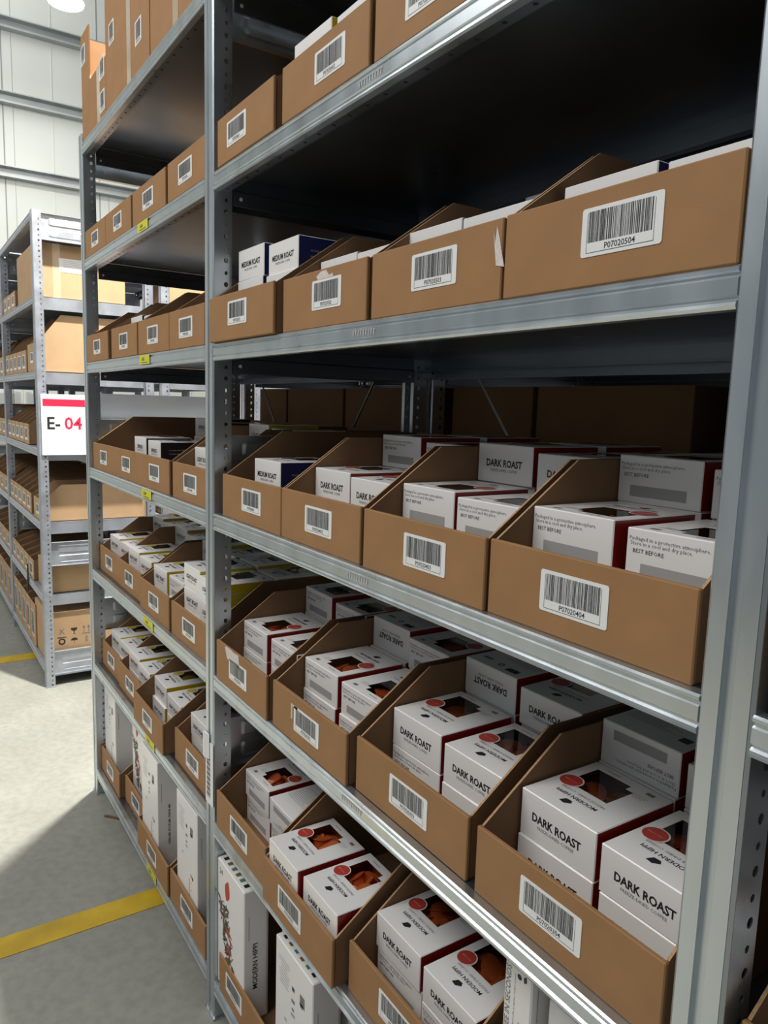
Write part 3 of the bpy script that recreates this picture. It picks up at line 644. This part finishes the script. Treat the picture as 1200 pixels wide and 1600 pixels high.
link('barcode_sticker', mb.mesh('barcode_sticker'), main, (0, 0, 0.56))['label'] = 'peeling white barcode sticker'
def rag(pts, parent_code, mat='label_torn'):
    for o in bpy.data.objects:
        if o.type == 'EMPTY' and o.get('label', '').endswith(parent_code):
            mb = MB(); bx, by, bz = o.location
            mb.prism([(p[0] - bx, p[1] - bz) for p in pts], 1, -0.0007, -0.0001, mat); link('torn_label', mb.mesh('torn_label'), o)
rag([(0.925, 1.718), (0.928, 1.706), (0.9285, 1.70), (0.9315, 1.720), (0.938, 1.70), (0.946, 1.673), (0.932, 1.676)], 'P07020503')
rag([(0.100, 0.979), (0.12, 0.981), (0.150, 0.978), (0.176, 0.980), (0.184, 0.950), (0.160, 0.956), (0.135, 0.953), (0.112, 0.955)], 'P07020301')
rag([(0.492, 1.718), (0.498, 1.7125), (0.548, 1.7125), (0.546, 1.718), (0.535, 1.7155), (0.525, 1.725), (0.508, 1.7245)], 'P07020502')
rag([(0.418, 0.962), (0.418, 0.932), (0.424, 0.932), (0.424, 0.957), (0.445, 0.956), (0.444, 0.961)], 'P07020302', 'tape')
# embossed marks on the near bay beams
for lv in (6, 5, 4, 3):
    mb = MB()
    for q in range(9):
        mb.rect((-0.03 + q * 0.0072, 0, 0.0012 * (q % 2)), XX, ZZ, 0.0011, 0.0045, 'print_pale'); mb.rect((-0.028 + q * 0.0072, 0, 0.003), XX, ZZ, 0.0018, 0.0008, 'print_pale')
    fb = [f for (r_, a, z_, f) in FB if r_ == main and a == 0.0 and abs(z_ - LEV[lv]) < 1e-4][0]
    link('embossed_mark', mb.mesh('embossed_mark'), fb, (0.648 - 0.025, -0.0018, -0.017))

# ---- open cartons on the top shelf
def notched_carton(x, y, z, w, d, hlow, hhigh, tabw, label, labels, tapes, rtab=0.0):
    root = empty('shipping_carton', (x, y, z)); tag(root, label, 'carton', 'open cartons on the top shelf of the far bay')
    t_ = 0.004
    mb = MB(); pts = [(0, 0), (w, 0), (w, hhigh if rtab else hlow)]
    if rtab: pts += [(w - rtab, hhigh), (w - rtab - 0.03, hlow)]
    pts += [(tabw + 0.01, hlow), (tabw, hlow + 0.02), (tabw, hhigh), (0, hhigh)]
    mb.prism(pts, 1, 0, t_, 'kraft'); link('front_panel', mb.mesh('front_panel'), root)
    for xx in (0, w - t_):
        mb = MB(); mb.box((xx, t_, 0), (xx + t_, d, hhigh), 'kraft_pale'); link('side_panel', mb.mesh('side_panel'), root)
    mb = MB(); mb.box((t_, d - t_, 0), (w - t_, d, hhigh), 'kraft_pale'); link('back_panel', mb.mesh('back_panel'), root)
    mb = MB(); mb.box((t_, t_, 0), (w - t_, d - t_, 0.004), 'kraft'); link('base_panel', mb.mesh('base_panel'), root)
    for i, (lx, lz) in enumerate(labels): link('barcode_label', label_mesh('P0701070%d' % (i + 1), 0.06, 0.085 if False else 0.06), root, (lx, -0.0003, lz))
    for tx in tapes:
        mb = MB(); mb.box((tx - 0.02, -0.0006, 0.0), (tx + 0.02, -0.0001, hlow if hlow < 0.3 else hlow), 'tape'); link('packing_tape', mb.mesh('packing_tape'), root)
    return root
zt = LEV[7]
notched_carton(-1.222, 0.004, zt, 0.332, 0.50, 0.165, 0.335, 0.115, 'open notched brown carton at the outer end of the top shelf', [(0.03, 0.27), (0.285, 0.145), (0.285, 0.05)], [0.235])
notched_carton(-0.888, 0.004, zt, 0.455, 0.50, 0.25, 0.52, 0.155, 'open notched brown carton second on the top shelf, tallest corner cut', [(0.075, 0.20), (0.355, 0.10)], [0.26])
notched_carton(-0.425, 0.004, zt, 0.39, 0.50, 0.30, 0.42, 0.12, 'open brown carton on the top shelf next to the middle post', [], [0.20])

# ------------------------------------------------------------------ racks behind
NB = 0.62
nb = rack('shelving_rack', 'galvanised rack standing back to back behind the foreground rack', [-1.25, 0.0, 1.2608, 2.51], 0.597, D0, 'zinc_post', 'zinc_sheet', Z, braces=False)
# its bins turn their backs to the foreground rack
def bigbin(x0, x1, z, h, label, group):
    w = x1 - x0; root = empty('storage_bin', (x1, NB + 0.012 + 0.545, z), (0, 0, math.pi)); tag(root, label, 'bin', group)
    fp, sd, bp, bk = bin_parts(w, 0.52, 0.15, h, 0.16, 'kraft')
    link('front_panel', fp, root); link('side_panel', sd, root, (0.0025, 0, 0)); link('side_panel', sd, root, (w - 0.0055, 0, 0)); link('base_panel', bp, root); link('back_panel', bk, root)
    return root
xsb = [(-1.21, -0.965), (-0.955, -0.538), (-0.53, -0.035), (0.035, 0.338), (0.348, 0.76), (0.82, 1.22)]
wd = ['far left', 'second from left', 'third from left', 'fourth from left', 'fifth from left', 'rightmost']
for lv, nm in ((4, 'fourth'), (5, 'fifth'), (6, 'sixth')):
    for (a, b_), w_ in zip(xsb, wd):
        bigbin(a, b_, LEV[lv] , 0.305, 'tall brown bin seen from behind, %s in the back rack, %s shelf' % (w_, nm), 'tall bins in the back to back rack')

for lv, nm in ((2, 'second'), (3, 'third'), (4, 'fourth'), (5, 'fifth'), (6, 'sixth')):  # unseen bins added behind the third bay to shut out light
    for a, b_, w_ in ((1.31, 1.88, 'left'), (1.90, 2.46, 'right')):
        bigbin(a, b_, LEV[lv], 0.305, 'added unseen tall brown bin, back rack right of the near post, %s one, %s shelf' % (w_, nm), 'tall bins in the back to back rack')

# end rack E
EX = -2.49
er = rack('shelving_rack', 'pale galvanised end rack carrying the white E-04 sign', [-6.24, -4.99, -3.74, EX], 0.02, D0, 'zinc_pale', 'zinc_pale', [2.40, 2.003, 1.636, 1.25, 0.87, 0.49, 0.105], braces=False)
eb = rack('shelving_rack', 'pale galvanised rack back to back with the sign rack, across the cross aisle', [-6.24, -4.99, -3.74, EX], 0.64, D0, 'zinc_pale', 'zinc_pale', [2.40, 2.003, 1.636, 1.25, 0.87, 0.49, 0.105], braces=False)
def sign(parent_rack, x, y, z, w, h, txt, facing, label):
    mb = MB(); mb.box((0, 0, 0), (0.003, w, h), 'sign_white')
    s = 1 if facing > 0 else -1; X = 0.0033 if s > 0 else -0.0003
    if txt:
        mb.rect((X, w / 2, h - 0.042), YY, ZZ, w / 2 - 0.008, 0.018, 'sign_red')
        mb.text(txt[0], 0.086, (X, 0.056, h * .43), YY, ZZ, 'ink', bold=0.02, sx=0.95); mb.text(txt[1], 0.086, (X, 0.150, h * .43), YY, ZZ, 'sign_red', bold=0.02, sx=1.0)
    o = link('aisle_sign', mb.mesh('aisle_sign'), None, (x, y, z)); tag(o, label, 'sign'); return o
sign(er, EX + 0.029, 0.034, 1.222, 0.50, 0.305, ('E-', '04'), 1, 'white aisle sign with red bar reading E-04 on the end rack')
sign(main, -1.25 - 0.032, 0.03, 1.225, 0.52, 0.305, None, 1, 'back of the white aisle sign hung on the outer end of the foreground rack')
def carton_plain(x0, x1, y0, y1, z, h, label, mat='kraft_light', flap=True, marks=None, tape_y=None, paper=None, group=None, lid=True):
    root = link('shipping_carton', None) if False else empty('shipping_carton', (x0, y0, z)); tag(root, label, 'carton', group)
    w, d = x1 - x0, y1 - y0
    mb = MB(); mb.cbox((0, 0, 0), (w, d, h), 0.003, mat, skip_top=not lid)
    link('carton_body', mb.mesh('carton_body'), root)
    if paper:
        mb = MB(); a, b_, c, e_ = paper; mb.box((w, a, c), (w + 0.0008, b_, e_), 'label_white')
        for q in range(6): mb.rect((w + 0.0011, (a + b_) / 2, e_ - 0.01 - q * 0.008), YY, ZZ, (b_ - a) * .35, 0.0007, 'print_grey')
        link('paper_label', mb.mesh('paper_label'), root)
    if tape_y is not None:
        mb = MB(); mb.box((w, tape_y - .018, 0.0), (w + 0.0005, tape_y + .018, h), 'tape'); link('packing_tape', mb.mesh('packing_tape'), root)
    if marks:
        mb = MB(); X = w + 0.0006
        for i in range(3):
            yc = marks[0] + i * 0.062
            for j in range(2):
                zc = marks[1] - j * 0.055
                if j == 0 and i == 0:
                    mb.text('X', 0.042, (X, yc, zc - 0.014), YY, ZZ, 'ink_grey', bold=0.0); mb.rect((X, yc, zc - 0.032), YY, ZZ, 0.022, 0.002, 'ink')
                elif j == 0 and i == 1: mb.poly([(X, yc - .016, zc + .014), (X, yc + .016, zc + .014), (X, yc + .015, zc + .003), (X, yc + .002, zc - .004), (X, yc + .002, zc - .016), (X, yc + .01, zc - .019), (X, yc - .01, zc - .019), (X, yc - .002, zc - .016), (X, yc - .002, zc - .004), (X, yc - .015, zc + .003)], 'ink')
                elif j == 0:
                    for s_ in (-1, 1):
                        mb.rect((X, yc + s_ * .012, zc - 0.002), YY, ZZ, 0.0022, 0.014, 'ink_grey'); mb.poly([(X, yc + s_ * .012 - .008, zc + .010), (X, yc + s_ * .012 + .008, zc + .010), (X, yc + s_ * .012, zc + .022)], 'ink_grey')
                    mb.rect((X, yc, zc - 0.022), YY, ZZ, 0.022, 0.0015, 'ink_grey')
                elif i == 0:
                    mb.disc((X, yc, zc), YY, ZZ, 0.018, 'ink', 12); mb.disc((X + 0.0003, yc, zc), YY, ZZ, 0.010, mat, 12)
                elif i == 1:
                    mb.poly([(X, yc - .018, zc)] + [(X, yc - .018 * math.cos(a), zc + .014 * math.sin(a)) for a in (0.5, 1.0, 1.57, 2.1, 2.6)] + [(X, yc + .018, zc)], 'ink'); mb.rect((X, yc, zc - .008), YY, ZZ, 0.001, 0.009, 'ink')
                else: mb.rect((X, yc, zc), YY, ZZ, 0.005, 0.016, 'ink_grey')
        link('handling_marks', mb.mesh('handling_marks'), root)
    return root
GE = 'goods at the end face of the E-04 rack'
XI = EX - 0.032
carton_plain(XI - 0.60, XI, 0.036, 0.47, 2.006, 0.262, 'large closed carton with white paper label, upper shelf of the sign rack', tape_y=0.10, paper=(0.112, 0.255, 0.128, 0.195), group=GE)
def sidebin(xr, y, z, d, hf, hb, sl, w, label, mat='kraft_light', rows=1):
    root = empty('storage_bin', (xr - w, y, z)); tag(root, label, 'bin', GE)
    fp, sd, bp, bk = bin_parts(w, d, hf, hb, sl, mat)
    mb = MB(); mb.prism([(0.0075, 0.003), (0.0075, hf - 0.001), (sl, hb), (d, hb), (d, 0.003)], 0, 0, 0.003, mat)
    side = mb.mesh('side_panel')
    link('front_panel', fp, root); link('side_panel', side, root, (0.0025, 0, 0)); link('side_panel', side, root, (w - 0.0055, 0, 0)); link('base_panel', bp, root); link('back_panel', bk, root)
    link('barcode_label', label_mesh('', 0.09, 0.055), root, (w / 2, -0.0004, hf * .5)); return root
sidebin(XI, 0.03, 1.639, 0.53, 0.142, 0.285, 0.12, 0.28, 'sloped brown storage bin just above the E-04 sign')
sidebin(XI, 0.03, 0.873, 0.53, 0.11, 0.19, 0.10, 0.24, 'sloped brown storage bin below the E-04 sign')
carton_plain(XI - 0.30, XI, 0.05, 0.56, 0.493, 0.155, 'low brown carton between the two ribbed panels of the sign rack', group=GE)
carton_plain(XI - 0.40, XI, 0.04, 0.56, 0.108, 0.275, 'brown carton with printed handling symbols on the lowest shelf of the sign rack', marks=(0.07, 0.17), group=GE)
mb = MB(); mb.box((XI - 0.2, 0.05, 0.65), (XI - 0.005, 0.12, 0.672), 'grass'); o = link('folded_cloth', mb.mesh('folded_cloth')); tag(o, 'bright green folded item lying on the low carton of the sign rack', 'cloth')
# goods in the back to back partner of rack E, seen through the left bay
GB = 'cartons in the rack behind the sign rack'
for (y0, y1, z, h, lb) in ((0.70, 1.16, 2.006, 0.24, 'closed carton, upper shelf'), (0.67, 1.18, 1.639, 0.25, 'closed carton, shelf above sign height'), (0.67, 1.16, 1.253, 0.06, 'low flat carton, shelf at sign height'), (0.67, 1.18, 0.873, 0.19, 'closed carton, shelf at waist height'), (0.67, 1.18, 0.493, 0.22, 'closed carton, shelf at knee height'), (0.67, 1.18, 0.108, 0.26, 'closed carton, lowest shelf')):
    carton_plain(XI - 0.4, XI, y0, y1, z, h, lb + ' of the rack behind the sign rack', group=GB)
# pick bins along the aisle face of rack E
for lv, z, hf, hb in (('shelf two metres up', 2.006, 0.10, 0.19), ('shelf above the sign', 1.639, 0.12, 0.25), ('shelf beside the sign', 1.253, 0.11, 0.20), ('shelf below the sign', 0.873, 0.11, 0.19), ('knee-high shelf', 0.493, 0.11, 0.15), ('lowest shelf', 0.108, 0.24, 0.28)):
    for bi, bx in enumerate((-3.76, -5.01)):
        for k_ in range(5):
            if bi == 0 and z > 2.0 and k_ < 2: continue
            w = 0.155 if bi == 0 else 0.22
            x0 = (EX - 0.36 - (k_ + 1) * 0.17) if bi == 0 else (-3.80 - (k_ + 1) * 0.228)
            root = empty('picking_bin', (x0, 0.03, z)); tag(root, 'tan picking bin %s from the %s, %s of the sign rack' % (['first', 'second', 'third', 'fourth', 'fifth'][k_], ['corner', 'second post'][bi], lv), 'bin', 'aisle-side bins of the sign rack')
            fp, sd, bp, bk = bin_parts(w, 0.5, hf, hb, 0.12, 'kraft_light')
            link('front_panel', fp, root); link('side_panel', sd, root, (0.0025, 0, 0)); link('side_panel', sd, root, (w - 0.0055, 0, 0)); link('base_panel', bp, root); link('back_panel', bk, root)
            lk = ('elab', hf)
            if lk not in _cache: _cache[lk] = label_mesh('', 0.1, hf * .62)
            link('barcode_label', _cache[lk], root, (w / 2, -0.0004, hf * .5))
# dangling black strap on the shelf below the ribbed panel
mb = MB(); mb.prism([(0.0, 0.0), (0.02, 0.002), (0.05, 0.12), (0.045, 0.17), (0.035, 0.17), (0.03, 0.12), (-0.01, 0.03)], 1, 0, 0.006, 'black_plastic')
o = link('hanging_strap', mb.mesh('hanging_strap'), None, (-3.0, 0.012, 0.40)); tag(o, 'black strap hanging over the shelf edge of the sign rack', 'strap')

# ------------------------------------------------------------------ lamps
def lamp(x, y, z, power, label):
    root = empty('high_bay_lamp', (x, y, z)); tag(root, label, 'lamp', 'high bay lamps')
    mb = MB(); mb.cyl((0, 0, 0.02), (0, 0, 0.10), 0.155, 0.10, 'lamp_shell', 28); mb.cyl((0, 0, 0.10), (0, 0, 0.16), 0.06, 0.05, 'lamp_shell', 20); link('housing', mb.mesh('housing'), root)
    mb = MB(); mb.cyl((0, 0, 0.0), (0, 0, 0.02), 0.15, 0.155, 'lamp_glow', 28); link('diffuser', mb.mesh('diffuser'), root)
    mb = MB(); mb.cyl((0, 0, 0.16), (0, 0, 2.6), 0.006, 0.006, 'steel_rod', 8); link('suspension_rod', mb.mesh('suspension_rod'), root)
    l = bpy.data.lights.new('lamp_light', 'AREA'); l.shape = 'DISK'; l.size = 0.10; l.energy = power; l.color = (1, 0.975, 0.90)
    o = bpy.data.objects.new('lamp_light', l); COL.objects.link(o); o.parent = root; o.location = (0, 0, -0.012)
lamp(-1.65, 0.40, 4.65, KEY_LAMP, 'round high bay lamp above the cross aisle, out of frame')
lamp(-6.05, 0.90, 5.0, SIDE_LAMP, 'round glowing high bay lamp at the upper left, near the panelled wall')

# floor debris
mb = MB(); mb.box((-0.03, -0.004, 0), (0.03, 0.004, 0.006), 'wood'); o = link('wood_splinter', mb.mesh('wood_splinter'), None, (-1.03, 0.008, 0.0), (0, 0, 0.7)); tag(o, 'small dark splinter of wood on the floor by the lowest shelf', 'debris')
mb = MB(); mb.box((-0.012, -0.008, 0), (0.012, 0.008, 0.002), 'tag_yellow'); o = link('paper_scrap', mb.mesh('paper_scrap'), None, (-1.055, 0.04, 0.0), (0, 0, 0.3)); tag(o, 'tiny yellow paper scrap on the floor beside the wood splinter', 'debris')
